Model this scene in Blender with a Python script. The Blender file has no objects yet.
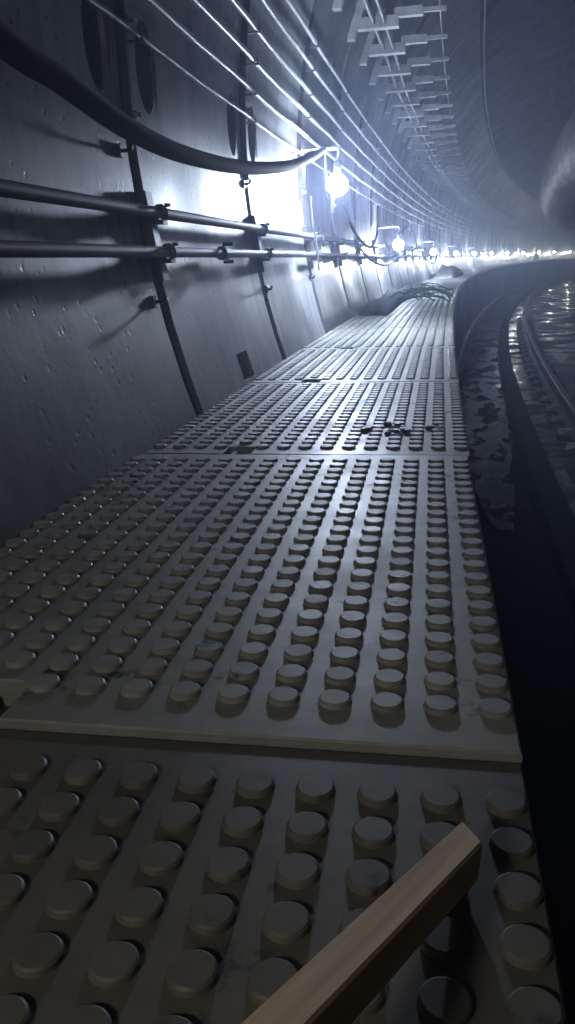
import bpy, bmesh, math, random
from mathutils import Matrix, Vector
from math import sin, cos, pi, radians as rad
random.seed(7)
SC = bpy.context.scene
COL = SC.collection

# ------------------------------------------------------------------ layout constants (metres)
R = 198.57            # plan radius of the right-hand curve, measured at the walkway's track edge
OFF = 0.0757          # walkway edge lies this far right of the camera
H = 0.3717            # camera height over the walkway
Z0 = 1.20             # walkway top over the track slab (world z = 0)
UC, ZC, RT = 1.8513, 0.8266 + Z0, 2.6556   # tunnel axis (u, z) and inner radius
J0, RING = 2.0136, 1.2                     # first ring joint seen, ring width
S0, PL, PW = 0.5612, 1.011, 0.674          # first panel seam, panel length, panel width

def F(s):             # frame on the curve: local x = u (to the right), y = along the tunnel, z up
    return Matrix.Translation((OFF + R - R * cos(s / R), R * sin(s / R), 0)) @ Matrix.Rotation(-s / R, 4, 'Z')
def P(s, u, z):       # point on the curve; z is measured from the walkway top
    return Vector((OFF + R - (R - u) * cos(s / R), (R - u) * sin(s / R), z + Z0))
def W(s, phi, dr=0.0):  # point on the lining: phi degrees up from the left springing, dr in from the face
    a = rad(phi)
    return P(s, UC - (RT - dr) * cos(a), ZC - Z0 + (RT - dr) * sin(a))

# ------------------------------------------------------------------ camera
t, yw, rl = rad(17.155), rad(10.274), rad(-2.097)
fw = Vector((-sin(yw) * cos(t), cos(yw) * cos(t), -sin(t)))
rt = Vector((cos(yw), sin(yw), 0)); up = rt.cross(fw)
r2 = rt * cos(rl) + up * sin(rl); u2 = -rt * sin(rl) + up * cos(rl)
cam = bpy.data.cameras.new('camera'); cam.sensor_fit = 'VERTICAL'
cam.sensor_height = 36; cam.lens = 806.0 / 1024 * 36; cam.clip_start = 0.02; cam.clip_end = 400
co = bpy.data.objects.new('camera', cam); COL.objects.link(co)
co.matrix_world = Matrix(((r2.x, u2.x, -fw.x, 0), (r2.y, u2.y, -fw.y, 0), (r2.z, u2.z, -fw.z, H + Z0), (0, 0, 0, 1)))
SC.camera = co

# ------------------------------------------------------------------ world: no sky underground, only damp dusty air
LAMP_W = 52.0        # bulb at the end of the hose
FAR_W = 34.0         # the other bulbs of the string
REAR_W = 5.6         # added dim warm bulb, unseen behind the view
HAZE = 0.024
w = bpy.data.worlds.new('world'); SC.world = w; w.use_nodes = True
nt = w.node_tree; nt.nodes.clear()
wo = nt.nodes.new('ShaderNodeOutputWorld'); bg = nt.nodes.new('ShaderNodeBackground')
bg.inputs[0].default_value = (0.05, 0.07, 0.12, 1); bg.inputs[1].default_value = 0.0
vs = nt.nodes.new('ShaderNodeVolumeScatter'); vs.inputs['Color'].default_value = (0.60, 0.70, 1, 1)
vs.inputs['Density'].default_value = HAZE; vs.inputs['Anisotropy'].default_value = 0.66
nt.links.new(bg.outputs[0], wo.inputs['Surface']); nt.links.new(vs.outputs[0], wo.inputs['Volume'])
SC.view_settings.view_transform = 'Standard'; SC.view_settings.look = 'None'
SC.view_settings.gamma = 1; SC.view_settings.use_curve_mapping = False
SC.view_settings.exposure = 1.0

# ------------------------------------------------------------------ materials
def new_mat(name):
    m = bpy.data.materials.new(name); m.use_nodes = True
    return m, m.node_tree, m.node_tree.nodes['Principled BSDF']
def node(nt, kind, **kw):
    n = nt.nodes.new(kind)
    for k, v in kw.items():
        if k.startswith('_'): setattr(n, k[1:], v)
        else: n.inputs[k.replace('0', ' ') if k in n.inputs else k].default_value = v
    return n
def ramp(nt, src, stops):
    r = nt.nodes.new('ShaderNodeValToRGB'); nt.links.new(src, r.inputs[0])
    el = r.color_ramp.elements
    while len(el) < len(stops): el.new(0.5)
    for e, (p, c) in zip(el, stops):
        e.position = p; e.color = (c, c, c, 1) if not isinstance(c, tuple) else (*c, 1)
    return r.outputs[0]
def mixc(nt, a, b, f, mode='MIX'):
    m = nt.nodes.new('ShaderNodeMix'); m.data_type = 'RGBA'; m.blend_type = mode
    for sock, v in ((m.inputs[0], f), (m.inputs[6], a), (m.inputs[7], b)):
        if isinstance(v, (int, float)): sock.default_value = v
        elif isinstance(v, tuple): sock.default_value = (*v, 1)
        else: nt.links.new(v, sock)
    return m.outputs[2]
def coords(nt, rnd=7.0, scale=(1, 1, 1)):     # object coordinates, shifted per object so copies differ
    tc = nt.nodes.new('ShaderNodeTexCoord'); oi = nt.nodes.new('ShaderNodeObjectInfo')
    mu = nt.nodes.new('ShaderNodeMath'); mu.operation = 'MULTIPLY'; mu.inputs[1].default_value = rnd
    nt.links.new(oi.outputs['Random'], mu.inputs[0])
    ad = nt.nodes.new('ShaderNodeVectorMath'); ad.operation = 'ADD'
    nt.links.new(tc.outputs['Object'], ad.inputs[0]); nt.links.new(mu.outputs[0], ad.inputs[1])
    sc = nt.nodes.new('ShaderNodeVectorMath'); sc.operation = 'MULTIPLY'; sc.inputs[1].default_value = scale
    nt.links.new(ad.outputs[0], sc.inputs[0])
    return sc.outputs[0], oi.outputs['Random']
def noise(nt, vec, scale, detail=4, rough=0.55):
    n = nt.nodes.new('ShaderNodeTexNoise'); n.inputs['Scale'].default_value = scale
    n.inputs['Detail'].default_value = detail; n.inputs['Roughness'].default_value = rough
    nt.links.new(vec, n.inputs['Vector']); return n.outputs['Fac']
def voro(nt, vec, scale):
    n = nt.nodes.new('ShaderNodeTexVoronoi'); n.inputs['Scale'].default_value = scale
    nt.links.new(vec, n.inputs['Vector']); return n.outputs['Distance']
def bump(nt, bs, h, strength, dist):
    b = nt.nodes.new('ShaderNodeBump'); b.inputs['Strength'].default_value = strength
    b.inputs['Distance'].default_value = dist
    nt.links.new(h, b.inputs['Height']); nt.links.new(b.outputs[0], bs.inputs['Normal'])

def mat_concrete(name, lo, hi, r0=0.28, r1=0.55, pits=True):
    m, nt, bs = new_mat(name)
    v, rnd = coords(nt)
    n1 = noise(nt, v, 2.2, 5); col = mixc(nt, lo, hi, ramp(nt, n1, [(0.3, 0.0), (0.7, 1.0)]))
    vst, _ = coords(nt, 7.0, (9, 9, 0.9))
    st = ramp(nt, noise(nt, vst, 1.6, 4), [(0.42, 1.0), (0.70, 0.35)])
    col = mixc(nt, col, st, 0.75, 'MULTIPLY')
    fine = noise(nt, v, 60, 3)
    col = mixc(nt, col, ramp(nt, fine, [(0.3, 0.75), (0.7, 1.12)]), 0.6, 'MULTIPLY')
    h = fine
    if pits:
        vv = voro(nt, v, 30); gate = ramp(nt, noise(nt, v, 5, 2), [(0.36, 0.0), (0.50, 1.0)])
        pit = ramp(nt, vv, [(0.13, 1.0), (0.21, 0.0)])
        pm = nt.nodes.new('ShaderNodeMath'); pm.operation = 'MULTIPLY'
        nt.links.new(pit, pm.inputs[0]); nt.links.new(gate, pm.inputs[1])
        col = mixc(nt, col, (0.02, 0.02, 0.022), pm.outputs[0])
        sb = nt.nodes.new('ShaderNodeMath'); sb.operation = 'SUBTRACT'
        nt.links.new(fine, sb.inputs[0]); nt.links.new(pm.outputs[0], sb.inputs[1]); h = sb.outputs[0]
    nt.links.new(col, bs.inputs['Base Color'])
    nt.links.new(ramp(nt, noise(nt, v, 1.4, 3), [(0.35, r0), (0.65, r1)]), bs.inputs['Roughness'])
    bump(nt, bs, h, 0.3, 0.0015)
    return m
def mat_plain(name, col, rough=0.5, metal=0.0, var=0.35, scale=14, bmp=0.15):
    m, nt, bs = new_mat(name)
    v, _ = coords(nt)
    n = noise(nt, v, scale, 4)
    nt.links.new(mixc(nt, col, ramp(nt, n, [(0.3, 1 - var), (0.7, 1 + var * 0.4)]), 1.0, 'MULTIPLY'), bs.inputs['Base Color'])
    bs.inputs['Roughness'].default_value = rough; bs.inputs['Metallic'].default_value = metal
    bump(nt, bs, n, bmp, 0.003)
    return m
def mat_panel(name, col):
    m, nt, bs = new_mat(name)
    v, _ = coords(nt)
    big = noise(nt, v, 3.0, 5); fine = noise(nt, v, 45, 3)
    c = mixc(nt, col, ramp(nt, big, [(0.3, 0.72), (0.7, 1.08)]), 1.0, 'MULTIPLY')
    c = mixc(nt, c, ramp(nt, fine, [(0.3, 0.82), (0.7, 1.1)]), 0.7, 'MULTIPLY')
    blot = ramp(nt, noise(nt, v, 9, 6, 0.7), [(0.60, 0.0), (0.66, 1.0)])
    c = mixc(nt, c, (0.035, 0.033, 0.028), blot)
    nt.links.new(c, bs.inputs['Base Color'])
    nt.links.new(ramp(nt, noise(nt, v, 6, 4), [(0.3, 0.42), (0.7, 0.62)]), bs.inputs['Roughness'])
    bump(nt, bs, fine, 0.25, 0.002)
    return m
def mat_wet(name, lo, hi):
    m, nt, bs = new_mat(name)
    v, _ = coords(nt, 0.0)
    n1 = noise(nt, v, 1.3, 6, 0.65); fine = noise(nt, v, 26, 4)
    wet = ramp(nt, n1, [(0.44, 1.0), (0.56, 0.0)])
    c = mixc(nt, hi, lo, wet)
    c = mixc(nt, c, ramp(nt, fine, [(0.3, 0.6), (0.7, 1.2)]), 0.8, 'MULTIPLY')
    nt.links.new(c, bs.inputs['Base Color'])
    nt.links.new(ramp(nt, n1, [(0.44, 0.12), (0.58, 0.75)]), bs.inputs['Roughness'])
    b2 = noise(nt, v, 5, 5)
    bump(nt, bs, b2, 0.5, 0.015)
    return m
def mat_wood(name):
    m, nt, bs = new_mat(name)
    v, _ = coords(nt, 0.0, (40, 2.0, 40))
    g = noise(nt, v, 1.5, 6, 0.6)
    nt.links.new(ramp(nt, g, [(0.25, (0.22, 0.125, 0.05)), (0.5, (0.54, 0.37, 0.18)), (0.75, (0.72, 0.55, 0.31))]), bs.inputs['Base Color'])
    bs.inputs['Roughness'].default_value = 0.7
    bump(nt, bs, g, 0.4, 0.002)
    return m
def mat_emit(name, col, strength):
    m, nt, bs = new_mat(name)
    bs.inputs['Base Color'].default_value = (0.9, 0.9, 0.9, 1)
    bs.inputs['Emission Color'].default_value = (*col, 1)
    bs.inputs['Emission Strength'].default_value = strength
    return m
def mat_duct(name):
    m, nt, bs = new_mat(name)
    v, _ = coords(nt, 0.0)
    n = noise(nt, v, 6, 5, 0.6)
    nt.links.new(ramp(nt, n, [(0.3, (0.24, 0.242, 0.25)), (0.7, (0.48, 0.482, 0.49))]), bs.inputs['Base Color'])
    bs.inputs['Roughness'].default_value = 0.5
    bump(nt, bs, n, 0.7, 0.05)
    return m
M = dict(
    wall=mat_concrete('lining_concrete', (0.11, 0.114, 0.122), (0.28, 0.285, 0.295)),
    dark_ceiling=mat_concrete('dark_ceiling_concrete', (0.05, 0.05, 0.062), (0.10, 0.10, 0.118), 0.5, 0.8),
    dark_ring=mat_concrete('darker_lining_concrete', (0.055, 0.058, 0.065), (0.11, 0.112, 0.12), 0.25, 0.5),
    joint=mat_plain('joint_gasket', (0.018, 0.018, 0.02), 0.7),
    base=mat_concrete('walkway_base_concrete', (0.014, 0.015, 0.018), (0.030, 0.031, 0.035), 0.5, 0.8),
    slab=mat_wet('wet_track_slab', (0.014, 0.015, 0.017), (0.045, 0.044, 0.043)),
    drain=mat_plain('drain_mud', (0.012, 0.0125, 0.014), 0.8),
    panel=mat_panel('grey_panel', (0.262, 0.260, 0.232)),
    dirty=mat_panel('dirty_panel', (0.122, 0.112, 0.090)),
    dark=mat_plain('dark_painted_steel', (0.045, 0.045, 0.048), 0.5, 0.3),
    pipe=mat_plain('pipe_steel', (0.10, 0.10, 0.105), 0.6, 0.1),
    galv=mat_plain('galvanised_steel', (0.36, 0.365, 0.38), 0.5, 0.2),
    cable=mat_plain('grey_cable_sheath', (0.26, 0.265, 0.28), 0.36),
    black=mat_plain('black_rubber', (0.014, 0.014, 0.016), 0.85),
    white=mat_plain('white_plastic', (0.75, 0.75, 0.74), 0.45, var=0.1),
    rail=mat_plain('rail_steel', (0.06, 0.052, 0.046), 0.45, 0.6),
    clip=mat_plain('fastener_steel', (0.42, 0.38, 0.34), 0.4, 0.3),
    wood=mat_wood('rough_sawn_wood'), duct=mat_duct('duct_sheet'),
    green=mat_plain('green_netting', (0.025, 0.085, 0.035), 0.8), net=mat_plain('dark_netting', (0.008, 0.012, 0.012), 0.9),
    cloth=mat_plain('pale_cloth', (0.75, 0.76, 0.78), 0.7),
)

# ------------------------------------------------------------------ mesh helpers
class MB:
    def __init__(s): s.v = []; s.f = []
    def box(s, x0, x1, y0, y1, z0, z1, mat=None):
        b = len(s.v)
        for z in (z0, z1):
            for x, y in ((x0, y0), (x1, y0), (x1, y1), (x0, y1)):
                p = Vector((x, y, z)); s.v.append(mat @ p if mat else p)
        s.f += [(b, b+3, b+2, b+1), (b+4, b+5, b+6, b+7)] + [(b+i, b+(i+1) % 4, b+4+(i+1) % 4, b+4+i) for i in range(4)]
        return s
    def bevbox(s, x0, x1, y0, y1, z0, z1, c):
        # box with chamfered vertical and top edges
        b = len(s.v); rings = []
        for z, k in ((z0, 0), (z1 - c, 0), (z1, c)):
            r = []
            for x, y in ((x0+c+k, y0+k), (x1-c-k, y0+k), (x1-k, y0+c+k), (x1-k, y1-c-k), (x1-c-k, y1-k), (x0+c+k, y1-k), (x0+k, y1-c-k), (x0+k, y0+c+k)):
                r.append(len(s.v)); s.v.append(Vector((x, y, z)))
            rings.append(r)
        for a, d in zip(rings, rings[1:]):
            for i in range(8): s.f.append((a[i], a[(i+1) % 8], d[(i+1) % 8], d[i]))
        s.f += [tuple(reversed(rings[0])), tuple(rings[-1])]
        return s
    def tube(s, pts, r, n=8, caps=True, rr=None):
        pts = [Vector(p) for p in pts]; rings = []; up = None
        for i, p in enumerate(pts):
            d = (pts[min(i+1, len(pts)-1)] - pts[max(i-1, 0)]).normalized()
            if up is None: up = Vector((0, 0, 1)) if abs(d.z) < 0.9 else Vector((1, 0, 0))
            x = d.cross(up).normalized(); y = x.cross(d).normalized(); up = y
            q = rr[i] if rr else r
            rings.append([len(s.v) + k for k in range(n)])
            for k in range(n): s.v.append(p + x * (q * cos(2*pi*k/n)) + y * (q * sin(2*pi*k/n)))
        for a, b in zip(rings, rings[1:]):
            for k in range(n): s.f.append((a[k], a[(k+1) % n], b[(k+1) % n], b[k]))
        if caps: s.f += [tuple(reversed(rings[0])), tuple(rings[-1])]
        return s
    def lathe(s, prof, n=12, c=(0, 0, 0), axis='z'):
        rings = []; c = Vector(c)
        for r, z in prof:
            rings.append([len(s.v) + k for k in range(n)])
            for k in range(n):
                a = 2*pi*k/n
                v = Vector((r*cos(a), r*sin(a), z))
                if axis == 'x': v = Vector((z, r*cos(a), r*sin(a)))
                if axis == 'y': v = Vector((r*cos(a), z, -r*sin(a)))
                s.v.append(c + v)
        for a, b in zip(rings, rings[1:]):
            for k in range(n): s.f.append((a[k], a[(k+1) % n], b[(k+1) % n], b[k]))
        s.f += [tuple(reversed(rings[0])), tuple(rings[-1])]
        return s
    def mesh(s, name, mat, smooth=False):
        me = bpy.data.meshes.new(name); me.from_pydata([tuple(v) for v in s.v], [], s.f); me.update()
        me.materials.append(mat)
        if smooth: me.polygons.foreach_set('use_smooth', [True] * len(me.polygons))
        return me
def smooth_by_angle(me, deg=40):
    me.polygons.foreach_set('use_smooth', [True] * len(me.polygons))
    bm = bmesh.new(); bm.from_mesh(me)
    for e in bm.edges:
        if len(e.link_faces) != 2 or e.calc_face_angle(0) > rad(deg): e.smooth = False
    bm.to_mesh(me); bm.free()
    return me
def ob(name, me, parent=None, mw=None):
    o = bpy.data.objects.new(name, me); COL.objects.link(o)
    if parent: o.parent = parent
    if mw is not None:
        if parent: o.matrix_local = mw
        else: o.matrix_world = mw
    return o
def tag(o, label=None, cat=None, group=None, kind=None):
    if label: o['label'] = label
    if cat: o['category'] = cat
    if group: o['group'] = group
    if kind: o['kind'] = kind
    return o
def T(x, y, z): return Matrix.Translation((x, y, z))
def RZ(a): return Matrix.Rotation(a, 4, 'Z')
def world_mesh(name, mb, mat, base, smooth=True):   # mesh given in world coordinates, origin moved to base
    b = Vector(base)
    mb.v = [Vector(v) - b for v in mb.v]
    return ob(name, mb.mesh(name, mat, smooth), None, Matrix.Translation(b))

# ------------------------------------------------------------------ the tunnel lining
N0, N1 = -7, 72                       # rings; joint i lies at J0 + i*RING, ring i runs from joint i to i+1
ARCS = {'wall_left': (-46, 50), 'ceiling': (50, 130), 'wall_right': (130, 226)}
def shell(a0, a1, dr, s_lo, s_hi, ds=2.4, step=4.0):
    mb = MB(); n = int((s_hi - s_lo) / ds) + 1; k = int((a1 - a0) / step) + 1; rows = []
    for i in range(n + 1):
        s = s_lo + (s_hi - s_lo) * i / n; row = []
        for j in range(k + 1):
            row.append(len(mb.v)); mb.v.append(W(s, a0 + (a1 - a0) * j / k, dr))
        rows.append(row)
    for a, b in zip(rows, rows[1:]):
        for j in range(k): mb.f.append((a[j], b[j], b[j+1], a[j+1]))
    return mb
def segment_mesh(name, a0, a1, mat, pockets=(), recess=()):
    """One lining segment of one ring in the ring's local frame (u, ds, z), face proud of the joint backing.
    pockets: (ds, phi) bolt pockets;  recess: (ds, phi, half_len, half_height) rectangular boxes"""
    g = 0.013; y0, y1 = g, RING - g; ch = 0.014
    mb = MB()
    cuts = [('p', d, p, 0.075, math.degrees(0.115 / RT)) for d, p in pockets] + [('r', d, p, hl, math.degrees(hh / RT)) for d, p, hl, hh in recess]
    ang = set()
    k = int(round((a1 - a0) / 3.0))
    for j in range(k + 1): ang.add(a0 + (a1 - a0) * j / k)
    for c in cuts:
        ang = {x for x in ang if not (c[2] - c[4] - 0.6 < x < c[2] + c[4] + 0.6)} | {c[2] - c[4], c[2] + c[4]}
    ang = sorted(ang)
    ys = {y0 + ch, y1 - ch, RING / 2}
    for c in cuts: ys |= {c[1] - c[3], c[1] + c[3]}
    ys = sorted(ys)
    def pt(y, phi, dr):     # small chord correction keeps the ring on the curve
        a = rad(phi); return Vector((UC - (RT - dr) * cos(a), y, ZC + (RT - dr) * sin(a)))
    idx = {}
    def vid(y, phi, dr):
        key = (round(y, 5), round(phi, 4), round(dr, 4))
        if key not in idx: idx[key] = len(mb.v); mb.v.append(pt(*key))
        return idx[key]
    for j in range(len(ang) - 1):
        for i in range(len(ys) - 1):
            ya, yb, pa, pb = ys[i], ys[i+1], ang[j], ang[j+1]
            hit = None
            for c in cuts:
                if abs((ya + yb) / 2 - c[1]) < c[3] and abs((pa + pb) / 2 - c[2]) < c[4]: hit = c
            if not hit:
                mb.f.append((vid(ya, pa, 0), vid(yb, pa, 0), vid(yb, pb, 0), vid(ya, pb, 0)))
    for kind, d, p, hl, hp in cuts:
        n = 24; R0, R1, R2 = [], [], []
        for q in range(n):
            a = 2 * pi * q / n; cx, cy = cos(a), sin(a)
            m = max(abs(cx), abs(cy)); sx, sy = cx / m, cy / m       # on the square
            R0.append(vid(d + hl * sx, p + hp * sy, 0))
            if kind == 'p': ex, ey = 0.86 * cx, 0.94 * cy
            else: ex, ey = 0.97 * sx, 0.97 * sy
            b = len(mb.v); mb.v.append(pt(d + hl * ex, p + hp * ey, 0)); R1.append(b)
            f = 0.72 if kind == 'p' else 0.93
            b = len(mb.v); mb.v.append(pt(d + hl * ex * f, p + hp * ey * f, -0.055 if kind == 'p' else -0.03)); R2.append(b)
        for A, B in ((R0, R1), (R1, R2)):
            for q in range(n): mb.f.append((A[q], A[(q+1) % n], B[(q+1) % n], B[q]))
        mb.f.append(tuple(R2))
    # chamfers and joint faces at both ends, and along the long edges
    for j in range(len(ang) - 1):
        pa, pb = ang[j], ang[j+1]
        for ye, yi in ((y0, y0 + ch), (y1, y1 - ch)):
            q = (vid(yi, pa, 0), vid(yi, pb, 0), vid(ye, pb, -0.012), vid(ye, pa, -0.012))
            r = (vid(ye, pa, -0.012), vid(ye, pb, -0.012), vid(ye, pb, -0.05), vid(ye, pa, -0.05))
            mb.f += [q, r]
    me = mb.mesh(name, mat)
    bm = bmesh.new(); bm.from_mesh(me); bmesh.ops.recalc_face_normals(bm, faces=bm.faces)
    # normals must look at the tunnel axis
    f = max(bm.faces, key=lambda f: f.calc_area()); cpt = f.calc_center_median()
    if f.normal.dot(Vector((UC - cpt.x, 0, ZC - cpt.z))) < 0: bmesh.ops.reverse_faces(bm, faces=bm.faces)
    bm.to_mesh(me); bm.free()
    return smooth_by_angle(me, 25)
PK = [(0.15, 0.6), (RING - 0.15, 0.6), (0.15, 24.0), (RING - 0.15, 24.0), (0.15, -22.0), (RING - 0.15, -22.0)]
seg_far = segment_mesh('lining_segment', -46, 50, M['wall'])
seg_near = segment_mesh('lining_segment', -46, 50, M['wall'], PK)
seg_box = segment_mesh('lining_segment', -46, 50, M['wall'], PK, [(0.60, -16.9, 0.075, 0.045)])
seg_dark = segment_mesh('lining_segment', -46, 50, M['dark_ring'], PK)  # single ring in a darker concrete tone
seg_top = segment_mesh('lining_segment', 50, 130, M['dark_ceiling'])  # ceiling segments in a darker tone than the walls
seg_right = segment_mesh('lining_segment', 130, 226, M['wall'])
s_lo, s_hi = J0 + N0 * RING, J0 + (N1 + 1) * RING
for nm, (a0, a1) in ARCS.items():
    base = shell(a0, a1, -0.045, s_lo, s_hi)
    root = tag(ob(nm, base.mesh(nm, M['joint'], True)), {'wall_left': 'curved concrete segment lining behind the walkway pipes', 'ceiling': 'dark curved concrete lining over the tunnel', 'wall_right': 'curved concrete segment lining across the track'}[nm], kind='structure')
    for i in range(N0, N1 + 1):
        if nm == 'wall_left':
            me = seg_far
            if -2 <= i <= 8: me = seg_near
            if i == 0: me = seg_box
            if i == 2: me = seg_dark
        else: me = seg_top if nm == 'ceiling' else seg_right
        ob('lining_segment', me, root, F(J0 + i * RING))

# ------------------------------------------------------------------ track slab, drain, walkway base
def strip(profile, s_lo, s_hi, ds=1.2):     # profile: (u, z over walkway) polyline swept along the curve
    mb = MB(); n = int((s_hi - s_lo) / ds) + 1; rows = []
    for i in range(n + 1):
        s = s_lo + (s_hi - s_lo) * i / n
        rows.append([len(mb.v) + j for j in range(len(profile))])
        for u, z in profile: mb.v.append(P(s, u, z))
    for a, b in zip(rows, rows[1:]):
        for j in range(len(profile) - 1): mb.f.append((a[j], a[j+1], b[j+1], b[j]))
    return mb
fl = strip([(-0.06, -1.24), (0.56, -1.24), (0.575, -1.14), (0.735, -1.14), (0.75, -1.20), (0.85, -1.19), (1.85, -1.21), (2.9, -1.19), (3.05, -1.20), (3.1, -1.40), (3.75, -1.40), (4.2, -1.0)], s_lo, s_hi)
fme = fl.mesh('floor', M['slab']); fme.materials.append(M['drain'])
for q, pol in enumerate(fme.polygons):
    if q % 11 in (0, 1, 2, 3, 9, 10): pol.material_index = 1
tag(ob('floor', fme), 'dark wet concrete track slab with side drains', kind='structure')
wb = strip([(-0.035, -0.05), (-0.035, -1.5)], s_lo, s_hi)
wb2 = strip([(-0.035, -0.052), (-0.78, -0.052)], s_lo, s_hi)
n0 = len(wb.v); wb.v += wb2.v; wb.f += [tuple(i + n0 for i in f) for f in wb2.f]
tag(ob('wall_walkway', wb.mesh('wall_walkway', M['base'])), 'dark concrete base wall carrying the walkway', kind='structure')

def mat_water():
    m, nt, bs = new_mat('drain_water')
    v, _ = coords(nt, 0.0, (1.6, 0.7, 1))
    wet = noise(nt, v, 2.4, 4, 0.6)
    nt.links.new(ramp(nt, wet, [(0.50, (0.010, 0.011, 0.014)), (0.58, (0.014, 0.014, 0.015))]), bs.inputs['Base Color'])
    nt.links.new(ramp(nt, wet, [(0.50, 0.12), (0.58, 0.75)]), bs.inputs['Roughness'])
    bump(nt, bs, noise(nt, v, 5, 4), 0.55, 0.015)
    return m
M['water'] = mat_water()
wt = MB()
for k in range(140):
    e = min(1.0, (k + 1) / 22.0) ** 0.7; wob = 0.03 * sin(k * 0.55) + 0.02 * sin(k * 1.37)
    wt.v += [P(4.8 + 0.18 * k, max(-0.02, 0.33 - (0.36 + wob) * e), -1.225), P(4.8 + 0.18 * k, min(0.56, 0.36 + (0.21 + wob) * e), -1.225)]
    if k: wt.f.append((2*k - 2, 2*k - 1, 2*k + 1, 2*k))
wo_ = tag(ob('water', wt.mesh('water', M['water'])), 'shallow water lying in the drain between walkway and track', 'water', kind='stuff')

# rails with their fastenings
RAILP = [(-0.075, 0), (0.075, 0), (0.075, 0.012), (0.02, 0.03), (0.009, 0.05), (0.009, 0.13), (0.035, 0.145), (0.036, 0.17), (0.025, 0.176), (-0.025, 0.176), (-0.036, 0.17), (-0.035, 0.145), (-0.009, 0.13), (-0.009, 0.05), (-0.02, 0.03), (-0.075, 0.012), (-0.075, 0)]
plate = MB().bevbox(-0.19, 0.19, -0.085, 0.085, 0, 0.028, 0.008).mesh('base_plate', M['rail'])
bolt_me = MB().lathe([(0.03, 0), (0.03, 0.008), (0.02, 0.009), (0.02, 0.03), (0.011, 0.031), (0.011, 0.05), (0.006, 0.054)], 8).mesh('anchor_bolt', M['clip'])
clip_pts = [(0.15, -0.045, 0.012), (0.12, -0.05, 0.03), (0.07, -0.04, 0.04), (0.055, 0, 0.034), (0.07, 0.04, 0.04), (0.12, 0.05, 0.03), (0.15, 0.045, 0.012)]
clip_me = MB().tube(clip_pts, 0.009, 6).mesh('spring_clip', M['clip'], True)
for gi, (u0, lab) in enumerate(((1.10, 'rusty steel rail beside the water drain'), (2.60, 'rusty steel rail on the side away from the walkway'))):
    mb = strip([(u0 + x, -1.165 + z) for x, z in RAILP], s_lo, s_hi, 1.5)
    r_ = tag(ob('rail', mb.mesh('rail', M['rail'])), lab, 'rail', 'running rails')
    for q in range(30):
        s = 3.75 + 0.61 * q; f = F(s)
        ob('base_plate', plate, r_, f @ T(u0, 0, Z0 - 1.195))
        for sg in (-1, 1):
            ob('anchor_bolt', bolt_me, r_, f @ T(u0 + sg * 0.155, 0, Z0 - 1.168))
            ob('spring_clip', clip_me, r_, f @ T(u0, 0, Z0 - 1.167) @ (Matrix.Rotation(pi, 4, 'Z') if sg < 0 else Matrix.Identity(4)))

# ------------------------------------------------------------------ walkway panels
NT0, NT1 = -0.502, -0.443     # lifting notch, u range
ND = 0.066
def panel_mesh(mat):
    g = 0.003; th = 0.045; c = 0.0018
    x0, x1 = -PW + 0.004, 0.0; y0, y1 = g, PL - g
    def outline(k):
        return [(x0+k, y0+k), (NT0-k, y0+k), (NT0-k, y0+ND+k), (NT1+k, y0+ND+k), (NT1+k, y0+k), (x1-k, y0+k), (x1-k, y1-k), (x0+k, y1-k)]
    mb = MB(); rings = []
    for z, k in ((-th, 0), (-c, 0), (0, c)):
        rings.append([len(mb.v) + i for i in range(8)])
        for x, y in outline(k): mb.v.append(Vector((-0.652 if (z < -0.01 and x < -0.6) else x, y, z)))
    for a, b in zip(rings, rings[1:]):
        for i in range(8): mb.f.append((a[i], a[(i+1) % 8], b[(i+1) % 8], b[i]))
    def cap(r, rev):
        fs = [(r[0], r[1], r[2], r[7]), (r[2], r[3], r[6], r[7]), (r[3], r[4], r[5], r[6])]
        mb.f.extend([tuple(reversed(q)) if rev else q for q in fs])
    cap(rings[0], True); cap(rings[2], False)
    return mb.mesh('walkway_panel', mat)
STUD = [(0.0150, 0.0), (0.0143, 0.0036), (0.0126, 0.0050)]
def stud_pos(): 
    out = []
    for r_ in range(22):
        for c_ in range(15):
            u = -0.0165 - 0.0457 * c_; y = 0.064 + 0.0424 * r_
            if y < ND + 0.02 and NT0 - 0.012 < u < NT1 + 0.002: continue
            out.append((u, y, r_))
    return out
SP = stud_pos()
def joined(sel, n, mat):
    mb = MB()
    for u, y, r_ in sel: mb.lathe(STUD, n, (u, y, 0))
    return mb.mesh('stud_field', mat)
deck = {k: panel_mesh(M[k]) for k in ('panel', 'dirty')}
stud_me = {k: smooth_by_angle(MB().lathe(STUD, 16).mesh('stud', M[k]), 28) for k in deck}
far_studs = joined(SP, 8, M['panel'])
rest_last = joined([q for q in SP if q[2] >= 20], 12, M['panel'])
rest_first = joined([q for q in SP if q[2] < 12], 8, M['dirty'])
bar_me = MB().box(NT0 + 0.004, NT1 - 0.004, 0.004, ND - 0.002, -0.040, -0.026).mesh('notch_plate', M['dark'])
lug_me = MB().bevbox(NT0 + 0.012, NT0 + 0.024, 0.012, 0.05, -0.026, -0.006, 0.002).mesh('lifting_lug', M['dark'])
rnd = random.Random(3)
panels = []
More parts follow.
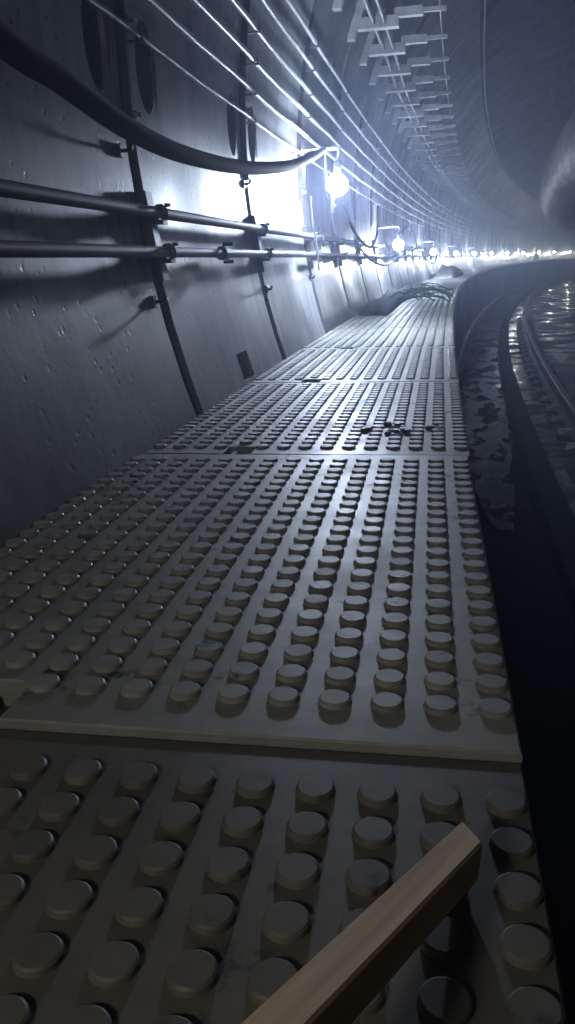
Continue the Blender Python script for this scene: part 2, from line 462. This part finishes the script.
for i in range(-4, 62):
    s = S0 + (i - 1) * PL
    k = 'dirty' if i <= 0 else 'panel'
    dz = -0.003 if i <= 0 else rnd.uniform(-0.0015, 0.0015)
    root = ob('walkway_panel', deck[k], None, F(s) @ T(0, 0, Z0 + dz) @ Matrix.Rotation(rnd.uniform(-0.002, 0.002), 4, 'Y') @ RZ(rnd.uniform(-0.003, 0.003)))
    panels.append(root)
    lab = {0: 'dirty darker grey studded walkway panel with a plank lying over it',
           1: 'grey studded walkway panel between the dark dirty panel and the glossier ones',
           2: 'grey studded walkway panel with wet dirt crumbs between its studs'}.get(i, 'clean grey studded walkway panel in the row along the wall')
    if 7 <= i <= 10: lab = 'grey studded walkway panel partly under the heap of netting'
    if 15 <= i <= 18: lab = 'grey studded walkway panel partly under the pale cloth heap'
    if i < 0: lab = 'dirty darker grey studded walkway panel on the dark stretch'
    tag(root, lab, 'panel', 'studded walkway panels')
    ob('notch_plate', bar_me, root); ob('lifting_lug', lug_me, root)
    if i < 0: tag(ob('stud_field', far_studs, root), kind='stuff'); continue
    if i == 0:
        tag(ob('stud_field', rest_first, root), kind='stuff'); sel = [q for q in SP if q[2] >= 12]
    elif i <= 3:
        tag(ob('stud_field', rest_last, root), kind='stuff'); sel = [q for q in SP if q[2] < 20]
    else:
        tag(ob('stud_field', far_studs, root), kind='stuff'); sel = []
    for u, y, r_ in sel: ob('stud', stud_me[k], root, T(u, y, 0))

# ------------------------------------------------------------------ wooden plank leaning over the near panel
def plank():
    # top-edge line: tip by the track edge, rising back towards the wall
    a = P(0.432, -0.0465, 0.0285); b = P(0.249, -0.1255, 0.085)
    d = (b - a).normalized(); L = 1.70
    side = d.cross(Vector((0, 0, 1))).normalized(); n = side.cross(d).normalized()
    if n.z < 0: n = -n
    mb = MB(); w2, th = 0.0105, 0.024
    for i in range(9):
        y = L * i / 8; jx = random.uniform(-0.0006, 0.0006) if 0 < i < 8 else 0
        for x, z in ((-w2 + jx, -th), (w2 + jx, -th), (w2 + jx, -0.0015), (w2 - 0.0015 + jx, 0), (-w2 + 0.0015 + jx, 0), (-w2 + jx, -0.0015)):
            mb.v.append(Vector((x, y + ((0.006 if x < 0 else -0.012) if i == 0 else 0), z)))
    for i in range(8):
        for k in range(6): mb.f.append((6*i+k, 6*i+(k+1) % 6, 6*i+6+(k+1) % 6, 6*i+6+k))
    mb.f += [tuple(range(5, -1, -1)), tuple(range(48, 54))]
    me = mb.mesh('wooden_plank', M['wood'])
    bm = bmesh.new(); bm.from_mesh(me); bmesh.ops.recalc_face_normals(bm, faces=bm.faces); bm.to_mesh(me); bm.free()
    m = Matrix((( side.x, d.x, n.x, a.x), (side.y, d.y, n.y, a.y), (side.z, d.z, n.z, a.z), (0, 0, 0, 1)))
    return tag(ob('wooden_plank', me, None, m), 'rough yellowish wooden plank leaning from the wall pipes onto the dirty studded panel', 'plank')
plank()

# ------------------------------------------------------------------ pipes on the wall and their brackets
def run(s0, s1, phi, dr, ds=0.6, wob=0.0):
    n = int((s1 - s0) / ds) + 1
    return [W(s0 + (s1 - s0) * i / n, phi + wob * sin(i * 1.7) + wob * 0.6 * sin(i * 0.61), dr) for i in range(n + 1)]
PIPE_DR = 0.042
for phi, lab in ((-7.2, 'upper of the two grey steel pipes clamped along the wall'), (-9.22, 'lower of the two grey steel pipes clamped along the wall')):
    o = world_mesh('wall_pipe', MB().tube(run(-5, 62, phi, PIPE_DR), 0.0135, 10), M['pipe'], W(-5, phi, PIPE_DR))
    tag(o, lab, 'pipe', 'pipes along the walkway wall')
    for s in ((2.55, 6.3, 10.1) if phi < -8 else (4.75, 8.6)):
        c = MB().lathe([(0.019, -0.03), (0.021, -0.026), (0.021, 0.026), (0.019, 0.03)], 10, axis='y')
        cp = ob('coupling', c.mesh('coupling', M['pipe'], False), o, Matrix.Translation(-o.location) @ Matrix.Translation(W(s, phi, PIPE_DR)) @ RZ(-s / R))
        for zz in (-0.026, 0.026):
            ob('bolt', MB().tube([(0.0, 0, zz), (0.032, 0, zz)], 0.006, 6).mesh('bolt', M['dark']), cp)
def local_wall(phi, dr):     # (u, z world) of a wall point
    a = rad(phi); return UC - (RT - dr) * cos(a), ZC + (RT - dr) * sin(a)
uA, zA = local_wall(-8.4, 0.0)
def pb_parts():
    back = MB(); pts = [local_wall(p, 0.012) for p in (-6.0, -7.4, -8.8, -10.6)]
    for (xa, za), (xb, zb) in zip(pts, pts[1:]):
        b = len(back.v)
        for x, z in ((xa, za), (xb, zb)):
            for dx in (-0.012, 0.010):
                for y in (-0.022, 0.022): back.v.append(Vector((x + dx - uA, y, z - zA)))
        back.f += [(b, b+1, b+5, b+4), (b+2, b+6, b+7, b+3), (b, b+4, b+6, b+2), (b+1, b+3, b+7, b+5), (b, b+2, b+3, b+1), (b+4, b+5, b+7, b+6)]
    arms = []
    for phi in (-7.2, -9.22):
        u, z = local_wall(phi, PIPE_DR); uw, _ = local_wall(phi, 0.0)
        a = MB().box(uw - uA, u - uA + 0.012, -0.018, 0.018, z - zA - 0.026, z - zA - 0.015)
        c = MB()
        n = 10; pts = [Vector((u - uA + 0.018 * cos(q), 0, z - zA + 0.018 * sin(q))) for q in [(-0.5 + 2.0 * i / n) * pi * 0.9 + 0.0 for i in range(n + 1)]]
        c.tube(pts, 0.0045, 6)
        c.lathe([(0.008, 0), (0.008, 0.008)], 6, (u - uA + 0.02, 0, z - zA + 0.014))
        arms.append((a, c))
    return back, arms
bk, arms = pb_parts()
bk_me = bk.mesh('back_bar', M['dark'])
arm_me = [(a.mesh('pipe_arm', M['dark']), c.mesh('pipe_clamp', M['pipe'], True)) for a, c in arms]
for i in range(-3, 36):
    s = J0 + i * RING
    r_ = ob('pipe_bracket', None, None, F(s) @ T(uA, 0, zA))
    tag(r_, {0: 'dark pipe bracket just above the low wall hook', 1: 'dark pipe bracket on the joint beyond the square wall recess', 2: 'dark pipe bracket below the lit bulb at the hose end'}.get(i, 'dark steel bracket on a ring joint holding both wall pipes'), 'bracket', 'pipe brackets on the ring joints')
    ob('back_bar', bk_me, r_)
    for a, c in arm_me: ob('pipe_arm', a, r_); ob('pipe_clamp', c, r_)

# ------------------------------------------------------------------ cables on hooked racks above the pipes
CAB = [(1.25, 0.006, 'thin grey cable on the lowest rack hooks'), (3.4, 0.010, 'grey cable on the second rack hooks from below'), (5.6, 0.011, 'thick pale cable on the third rack hooks from below'),
       (7.85, 0.011, 'thick pale cable on the fourth rack hooks from below'), (10.25, 0.010, 'grey cable on the second rack hooks from the top'), (12.55, 0.0095, 'grey cable on the topmost rack hooks')]
CDR = 0.042
for phi, r_, lab in CAB:
    o = world_mesh('rack_cable', MB().tube(run(-5, 64, phi, CDR, 0.3, 0.06), r_, 8), M['cable'], W(-5, phi, CDR))
    tag(o, lab, 'cable', 'cables on the wall racks')
uB, zB = local_wall(-3.2, 0.0)
spine = MB(); ph = [-3.2 + 1.5 * i for i in range(12)]
for pa, pb_ in zip(ph, ph[1:]):
    b = len(spine.v)
    for p in (pa, pb_):
        for dr in (-0.01, 0.014):
            x, z = local_wall(p, dr)
            for y in (-0.008, 0.008): spine.v.append(Vector((x - uB, y, z - zB)))
    spine.f += [(b, b+1, b+5, b+4), (b+2, b+6, b+7, b+3), (b, b+4, b+6, b+2), (b+1, b+3, b+7, b+5)]
spine.f += [(0, 2, 3, 1), tuple(len(spine.v) - 4 + k for k in (0, 1, 3, 2))]
spine_me = spine.mesh('rack_spine', M['dark'])
hook_me = []
for phi, r_, lab in CAB:
    x, z = local_wall(phi, CDR); xw, zw = local_wall(phi, 0.015)
    mb = MB().box(xw - uB, x - uB + r_ + 0.006, -0.008, 0.008, z - zB - r_ - 0.005, z - zB - r_ - 0.001)
    mb.box(x - uB + r_ + 0.001, x - uB + r_ + 0.004, -0.008, 0.008, z - zB - r_ - 0.001, z - zB + r_ - 0.002)
    hook_me.append(mb.mesh('rack_hook', M['dark']))
bolt2 = MB().lathe([(0.011, 0), (0.011, 0.008), (0.006, 0.009), (0.006, 0.02)], 6, axis='x').mesh('rack_bolt', M['galv'])
for i in range(-3, 36):
    r_ = ob('cable_rack', None, None, F(J0 + i * RING) @ T(uB, 0, zB))
    tag(r_, {0: 'dark upright cable rack behind the sagging hose, above the wall hooks', 1: 'dark upright cable rack between two bolt pockets lit by the first bulb', 2: 'dark upright cable rack beside the end of the sagging hose'}.get(i, 'dark upright cable rack with six hooks on a ring joint'), 'cable rack', 'cable racks on the ring joints')
    ob('rack_spine', spine_me, r_)
    for h in hook_me: ob('rack_hook', h, r_)
    for p in (-2.3, 2.0, 11.2):
        x, z = local_wall(p, 0.014); ob('rack_bolt', bolt2, r_, T(x - uB, 0, z - zB))

# wall hooks that throw long shadows
def hook(s, phi, reach, lab, tilt=0.0):
    u, z = local_wall(phi, 0.0)
    r_ = ob('wall_hook', None, None, F(s) @ T(u, 0, z) @ Matrix.Rotation(tilt, 4, 'X') @ Matrix.Scale(0.6, 4))
    tag(r_, lab, 'hook', 'small hooks in the wall')
    ob('wall_plate', MB().bevbox(-0.012, 0.012, -0.02, 0.02, -0.024, 0.024, 0.003).mesh('wall_plate', M['dark']), r_)
    ob('hook_arm', MB().tube([(0, 0, 0), (reach * 0.7, 0, 0.0), (reach, -0.004, 0.004), (reach + 0.006, -0.014, 0.022)], 0.0075, 7).mesh('hook_arm', M['dark'], True), r_)
hook(1.93, -11.6, 0.055, 'dark hook low on the wall below both pipes')
hook(1.92, -4.2, 0.05, 'dark hook on the wall between the upper pipe and the hose')
hook(3.16, -3.6, 0.045, 'small dark peg on the wall under the sagging hose by a rack')
hook(4.35, -11.6, 0.04, 'small dark peg below the pipes near the lit lamp')
hook(3.25, -12.0, 0.035, 'small dark peg below the pipes by the square wall recess')

# ------------------------------------------------------------------ thick hose sagging across the wall
def spline(pts, n=8):
    pts = [Vector(p) for p in pts]; out = []
    for i in range(len(pts) - 1):
        p0, p1, p2, p3 = pts[max(i-1, 0)], pts[i], pts[i+1], pts[min(i+2, len(pts)-1)]
        for k in range(n):
            t_ = k / n
            out.append(0.5 * ((2*p1) + (p2-p0)*t_ + (2*p0-5*p1+4*p2-p3)*t_*t_ + (3*p1-p0-3*p2+p3)*t_**3))
    out.append(pts[-1]); return out
HD = 0.16
hose_pts = [W(-1.5, 9, 0.12), W(0.1, 1.5, HD), W(0.8, -2.3, HD), W(1.11, -3.75, HD), W(1.28, -4.1, HD), W(1.56, -4.8, HD), W(1.94, -4.9, HD), W(2.57, -4.05, HD), W(3.29, -2.25, HD), W(3.85, -0.1, HD), W(4.2, 1.45, 0.17)]
hp = spline(hose_pts, 10)
hr = [0.0195] * len(hp)
for k in range(12): hr[-1 - k] = 0.010 + 0.0012 * k
o = world_mesh('sagging_hose', MB().tube(hp, 0.0235, 12, True, hr), M['black'], hose_pts[0])
tag(o, 'thick black hose sagging across the wall to the first lamp', 'hose')

# ------------------------------------------------------------------ lamps: bare bulbs strung along the wall
def lamp_mat(name, col, watts, r):
    return mat_emit(name, col, watts / (pi * 4 * pi * r * r))
BR = 0.05
cool = lamp_mat('cool_bulb_glow', (0.66, 0.77, 1.0), LAMP_W, BR)
farm = lamp_mat('far_bulb_glow', (0.66, 0.77, 1.0), FAR_W, BR)
warm = lamp_mat('added_bulb_glow', (1.0, 0.95, 0.84), REAR_W, BR)
def bulb_mesh(mat):
    pr = [(0.014, 0.052), (0.016, 0.046)]
    pr += [(BR * sin(a), BR * cos(a)) for a in [0.5 + (pi - 0.55) * k / 9 for k in range(10)]]
    return MB().lathe(list(reversed(pr)), 16).mesh('bulb', mat, True)
bulbs = {k: bulb_mesh(m) for k, m in (('cool', cool), ('far', farm), ('warm', warm))}
sock_me = MB().lathe([(0.010, 0.115), (0.017, 0.11), (0.019, 0.10), (0.019, 0.06), (0.016, 0.048)][::-1], 12).mesh('socket', M['black'], True)
def lamp(s, dr, z, kind, lab, zw=None):
    a = math.asin((z + Z0 - ZC) / (RT - dr)); base = W(s, math.degrees(a), dr)
    r_ = ob('lamp', None, None, Matrix.Translation(base) @ RZ(-s / R))
    tag(r_, lab, 'lamp', 'bare bulbs strung along the wall')
    ob('bulb', bulbs[kind], r_); ob('socket', sock_me, r_)
    # a bracket rod out of the wall and the flex
    ob('lamp_rod', MB().tube([(-dr - 0.01, 0.0, 0.16), (-0.02, 0, 0.165), (0.01, 0, 0.155)], 0.004, 6).mesh('lamp_rod', M['galv'], True), r_)
    ob('flex', MB().tube(spline([(0, 0, 0.115), (0.004, 0.004, 0.135), (0.006, -0.006, 0.152), (-0.02, -0.012, 0.17), (-dr + 0.01, -0.03, 0.15), (-dr + 0.012, -0.05, 0.05)], 5), 0.0035, 6).mesh('flex', M['white'], True), r_)
    return r_
LS = [4.25, 8.25, 14.3, 20.4, 26.6, 32.8, 39.0, 45.2, 51.4, 57.6, 63.8, 70.0]
LZ = [0.73, 0.50, 0.46, 0.45] + [0.45] * 8
for k, (s, z) in enumerate(zip(LS, LZ)):
    lamp(s, 0.22, z, 'far' if k else 'cool', ['lit bare bulb hanging at the end of the thick black hose', 'lit bare bulb among the sagging wires beyond the first lamp'][k] if k < 2 else 'lit bare bulb far along the curving wall')
lamp(-0.5, 0.22, 0.60, 'warm', 'added dim warm bare bulb out of view beside the dirty walkway panel')  # added out of view to account for the light on the near panels

# white wire ends hanging by the first lamp
for pts, lab in (([W(4.12, 1.1, 0.18), W(4.13, 0.3, 0.18), W(4.13, -1.2, 0.18), W(4.14, -3.0, 0.18)], 'white wire end hanging beside the first lit bulb'),
                 ([W(4.0, -3.6, 0.12), W(4.02, -6, 0.115), W(4.03, -8.6, 0.115), W(4.06, -11.2, 0.10)], 'white wire end hanging in front of the two wall pipes')):
    tag(world_mesh('hanging_wire', MB().tube(spline(pts, 6), 0.0045, 6), M['white'], pts[-1]), lab, 'wire', 'loose white wire ends')
# loops of dark cable sagging between the first and second lamp
for k, (sa, pa, sm, pm, sb, pb_, r_, lab) in enumerate(((5.4, -2.5, 6.5, -8.3, 7.7, 0.0, 0.010, 'dark cable sagging in a deep loop before the second lamp'),
        (5.9, -7.5, 7.6, -11.5, 9.6, -6.5, 0.009, 'dark cable sagging low under the second lamp'),
        (9.6, -7.0, 11.0, -1.5, 12.6, -7.5, 0.010, 'dark cable arching up the wall past the second lamp'),
        (13.0, -6.0, 15.0, -12.5, 17.0, -6.5, 0.012, 'dark cable sagging under the third lamp'))):
    pts = [W(sa, pa, 0.10), W((sa*2+sm)/3, (pa+pm*2)/3 , 0.12), W(sm, pm, 0.13), W((sb*2+sm)/3, (pb_+pm*2)/3, 0.12), W(sb, pb_, 0.10)]
    tag(world_mesh('sagging_cable', MB().tube(spline(pts, 8), r_, 7), M['black'], pts[0]), lab, 'cable', 'loose sagging cables')

# ------------------------------------------------------------------ cantilever cable brackets high on the left
uD, zD = -0.648, 1.651 + Z0
spD = MB()
w_in = [local_wall(p, 0.0) for p in (18.0, 20.5, 23.0, 25.5)]
for (xa, za), (xb, zb) in zip(w_in, w_in[1:]):
    b = len(spD.v)
    for x, z in ((xa, za), (xb, zb)):
        for dx in (-0.012, 0.045):
            for y in (-0.03, 0.03): spD.v.append(Vector((x + dx - uD, y, z - zD)))
    spD.f += [(b, b+1, b+5, b+4), (b+2, b+6, b+7, b+3), (b, b+4, b+6, b+2), (b+1, b+3, b+7, b+5), (b, b+2, b+3, b+1), (b+4, b+5, b+7, b+6)]
spD_me = spD.mesh('bracket_spine', M['galv'])
armD = MB().box(-0.03, 0.282, -0.032, 0.032, 0.046, 0.056).box(-0.03, 0.282, -0.032, -0.024, 0.056, 0.108).mesh('bracket_arm', M['galv'])
tipD = MB().box(0.262, 0.425, -0.026, 0.026, 0.098, 0.106).box(0.262, 0.425, -0.026, -0.018, 0.106, 0.146).mesh('arm_extension', M['galv'])
postD = MB().box(0.255, 0.275, -0.015, 0.015, 0.05, 0.142).mesh('arm_post', M['galv'])
braceD = MB().tube([(-0.01, 0, -0.0), (0.12, 0, 0.052)], 0.012, 6).mesh('arm_brace', M['galv'])
outD = MB().box(0.40, 0.56, -0.012, 0.012, 0.112, 0.136).mesh('thin_end_bar', M['galv'])
for i in range(-4, 62):
    s = 5.5 + 0.655 * i
    r_ = ob('cable_bracket', None, None, F(s) @ T(uD, 0, zD))
    tag(r_, 'pale cantilever cable bracket high on the wall under the crown', 'bracket', 'cantilever cable brackets')
    for nm, me in (('bracket_spine', spD_me), ('bracket_arm', armD), ('arm_extension', tipD), ('arm_post', postD), ('thin_end_bar', outD)): ob(nm, me, r_)
for u, z, r_, lab in ((-0.515, 1.725, 0.012, 'bright cable lying on the bracket arms nearer the wall'), (-0.45, 1.725, 0.012, 'bright cable lying on the bracket arms nearer the arm posts')):
    pts = [P(2.6 + 0.6 * i, u + 0.006 * sin(i * 1.3), z) for i in range(80)]
    tag(world_mesh('arm_cable', MB().tube(pts, r_, 7), M['cable'], pts[0]), lab, 'cable', 'cables on the cantilever brackets')
pts = [P(2.6 + 0.6 * i, -0.125, 1.80) for i in range(70)]
tag(world_mesh('bracket_end_wire', MB().tube(pts, 0.006, 6), M['galv'], pts[0]), 'thin wire tied along the ends of the cantilever brackets', 'wire')
pts = run(3, 60, 50.8, 0.03, 0.6, 0.05)
tag(world_mesh('ceiling_cable', MB().tube(pts, 0.011, 7), M['cable'], pts[0]), 'single thin cable fixed along the ceiling', 'cable')

# ------------------------------------------------------------------ ventilation duct hung under the crown
DU, DZ, DRAD = 1.82, 1.95, 0.50
def duct():
    mb = MB(); n = 28; ss = [3.0 + 0.2 * i for i in range(290)]; rn = random.Random(5)
    for i, s in enumerate(ss):
        k = i % 15
        pinch = 0.035 if k == 0 else 0.0
        for j in range(n):
            a = 2 * pi * j / n
            far_ = 1.0 + max(0.0, min(1.0, (s - 24) / 14.0)) * 3.0      # the far end hangs slack and crumpled
            r_ = DRAD - pinch + far_ * (0.014 * sin(5 * a + 1.9 * s) * sin(2.3 * s) + 0.012 * sin(3 * a - 4.1 * s + 1) + rn.uniform(-0.008, 0.008))
            sag = 0.03 * sin(pi * k / 15.0)
            mb.v.append(P(s, DU + r_ * cos(a), DZ + r_ * sin(a) - sag))
    for i in range(len(ss) - 1):
        for j in range(n):
            mb.f.append((i*n + j, (i+1)*n + j, (i+1)*n + (j+1) % n, i*n + (j+1) % n))
    b = P(3, DU, DZ); o = world_mesh('ventilation_duct', mb, M['duct'], b)
    tag(o, 'large grey flexible ventilation duct hung over the track', 'duct')
    for i in range(0, 290, 15):
        s = ss[i]; f = F(s)
        hoop = MB().tube([f @ Vector((DU + 0.475 * cos(2*pi*j/28), 0, DZ + Z0 + 0.475 * sin(2*pi*j/28))) - b for j in range(29)], 0.012, 6, False)
        hp_ = ob('hoop', hoop.mesh('hoop', M['galv'], True), o)
        for sg in (-1, 1):
            q = [f @ Vector((DU + sg * 0.2, 0, DZ + Z0 + 0.44)) - b, f @ Vector((DU + sg * 0.5, 0, ZC + math.sqrt(RT**2 - (DU + sg*0.5 - UC)**2))) - b]
            ob('hanger_wire', MB().tube(q, 0.004, 5).mesh('hanger_wire', M['galv']), hp_)
duct()

# ------------------------------------------------------------------ clutter on the far walkway
def mound(name, s0, s1, u0, u1, hgt, mat, seed, nx=26, ny=16):
    rn = random.Random(seed); mb = MB(); b = P((s0 + s1) / 2, (u0 + u1) / 2, 0.004)
    ph = [rn.uniform(0, 6.28) for _ in range(8)]
    for i in range(nx + 1):
        for j in range(ny + 1):
            x, y = i / nx, j / ny
            e = (1 - (2*x - 1)**4) * (1 - (2*y - 1)**4)
            f = 0.75 + 0.14 * sin(9*x + ph[0] + 4*y) + 0.12 * sin(13*y + ph[1] + 6*x) + 0.08 * sin(31*x + ph[2]) * sin(23*y + ph[3]) + rn.uniform(-0.05, 0.05)
            mb.v.append(P(s0 + (s1 - s0) * x, u0 + (u1 - u0) * y, 0.006 + max(0.0, hgt * e * f)))
    for i in range(nx):
        for j in range(ny):
            a = i * (ny + 1) + j; mb.f.append((a, a + ny + 1, a + ny + 2, a + 1))
    # closed underside
    n = len(mb.v); rim = [j for j in range(ny + 1)] + [i * (ny + 1) + ny for i in range(1, nx + 1)] + [nx * (ny + 1) + j for j in range(ny - 1, -1, -1)] + [i * (ny + 1) for i in range(nx - 1, 0, -1)]
    mb.f.append(tuple(rim))
    return world_mesh(name, mb, mat, b), b
o, b = mound('netting_heap', 5.7, 8.6, -0.655, -0.45, 0.12, M['net'], 2)
tag(o, 'dark heap of crumpled netting on the walkway against the wall', 'netting')
rn = random.Random(11)
for k in range(22):
    s = rn.uniform(6.3, 8.6); u = rn.uniform(-0.62, -0.42); pts = []
    ang = rn.uniform(-0.2, 1.0); ln = rn.uniform(0.5, 1.1)
    for q in range(5):
        x = q / 4
        pts.append(P(s + ln * x * sin(ang) * 1.2, min(-0.03, u + ln * 0.55 * x * cos(ang)), 0.03 + 0.09 * sin(pi * x) * rn.uniform(0.4, 1.2)) - b)
    ob('loose_strand', MB().tube(spline(pts, 4), 0.006, 5).mesh('loose_strand', M['green'], True), o)
o, b = mound('cloth_heap', 15.2, 18.8, -0.66, -0.24, 0.24, M['cloth'], 9)
tag(o, 'pale crumpled cloth heap on the far walkway', 'cloth')
# upright white canister standing at the far walkway edge
cn = ob('white_canister', MB().lathe([(0.0, 0), (0.13, 0.0), (0.14, 0.02), (0.14, 0.30), (0.12, 0.34), (0.05, 0.37), (0.05, 0.40), (0.045, 0.41), (0.0, 0.41)], 14).mesh('white_canister', M['white'], True), None, Matrix.Translation(P(47.5, -0.16, 0.007)))
tag(cn, 'small white canister standing at the far walkway edge', 'canister')
ob('cap', MB().lathe([(0.055, 0.41), (0.055, 0.44), (0.05, 0.445)], 12).mesh('cap', M['black']), cn)

# crumbs of wet dirt on the second panel and a paper scrap on the dirty one
def crumb(s, u, r, lab, grp, z=0.0):
    mb = MB(); rn = random.Random(int(s * 1000 + u * 333))
    n = 7; rings = []
    for q, (k, h) in enumerate(((1.0, 0), (0.95, 0.35), (0.6, 0.7))):
        for j in range(n): a = 2*pi*j/n; f = rn.uniform(0.7, 1.15); mb.v.append(Vector((r * k * f * cos(a), r * k * f * sin(a) * 1.3, r * h)))
    for q in range(2):
        for j in range(n): mb.f.append((q*n+j, q*n+(j+1) % n, q*n+n+(j+1) % n, q*n+n+j))
    mb.f += [tuple(range(n - 1, -1, -1)), tuple(range(2*n, 3*n))]
    return tag(ob('dirt_crumb', mb.mesh('dirt_crumb', M['crumb'], False), None, F(s) @ T(u, 0, Z0 + z)), lab, 'dirt', grp)
m_, nt_, bs_ = new_mat('wet_mud')
v_, _ = coords(nt_); n_ = noise(nt_, v_, 30, 3)
nt_.links.new(ramp(nt_, n_, [(0.3, (0.02, 0.018, 0.015)), (0.7, (0.06, 0.055, 0.045))]), bs_.inputs['Base Color']); bs_.inputs['Roughness'].default_value = 0.15
M['crumb'] = m_
rn = random.Random(21)
for k in range(16):
    crumb(1.80 + rn.gauss(0, 0.035), -0.155 + rn.gauss(0, 0.055), rn.uniform(0.006, 0.013), 'wet dark dirt crumb among the studs of the second panel', 'wet dirt crumbs', 0.0008)
sc = MB(); sc.v = [Vector(p) for p in ((-0.008, -0.004, 0.0), (0.007, -0.005, 0.001), (0.009, 0.004, 0.003), (-0.006, 0.005, 0.002))]
sc.v += [p + Vector((0, 0, 0.0006)) for p in sc.v]; sc.f = [(3, 2, 1, 0), (4, 5, 6, 7)] + [(i, (i+1) % 4, 4 + (i+1) % 4, 4 + i) for i in range(4)]
tag(ob('paper_scrap', sc.mesh('paper_scrap', M['white']), None, F(0.385) @ T(-0.128, 0, Z0 - 0.0085)), 'tiny white paper scrap lying beside the plank', 'paper')
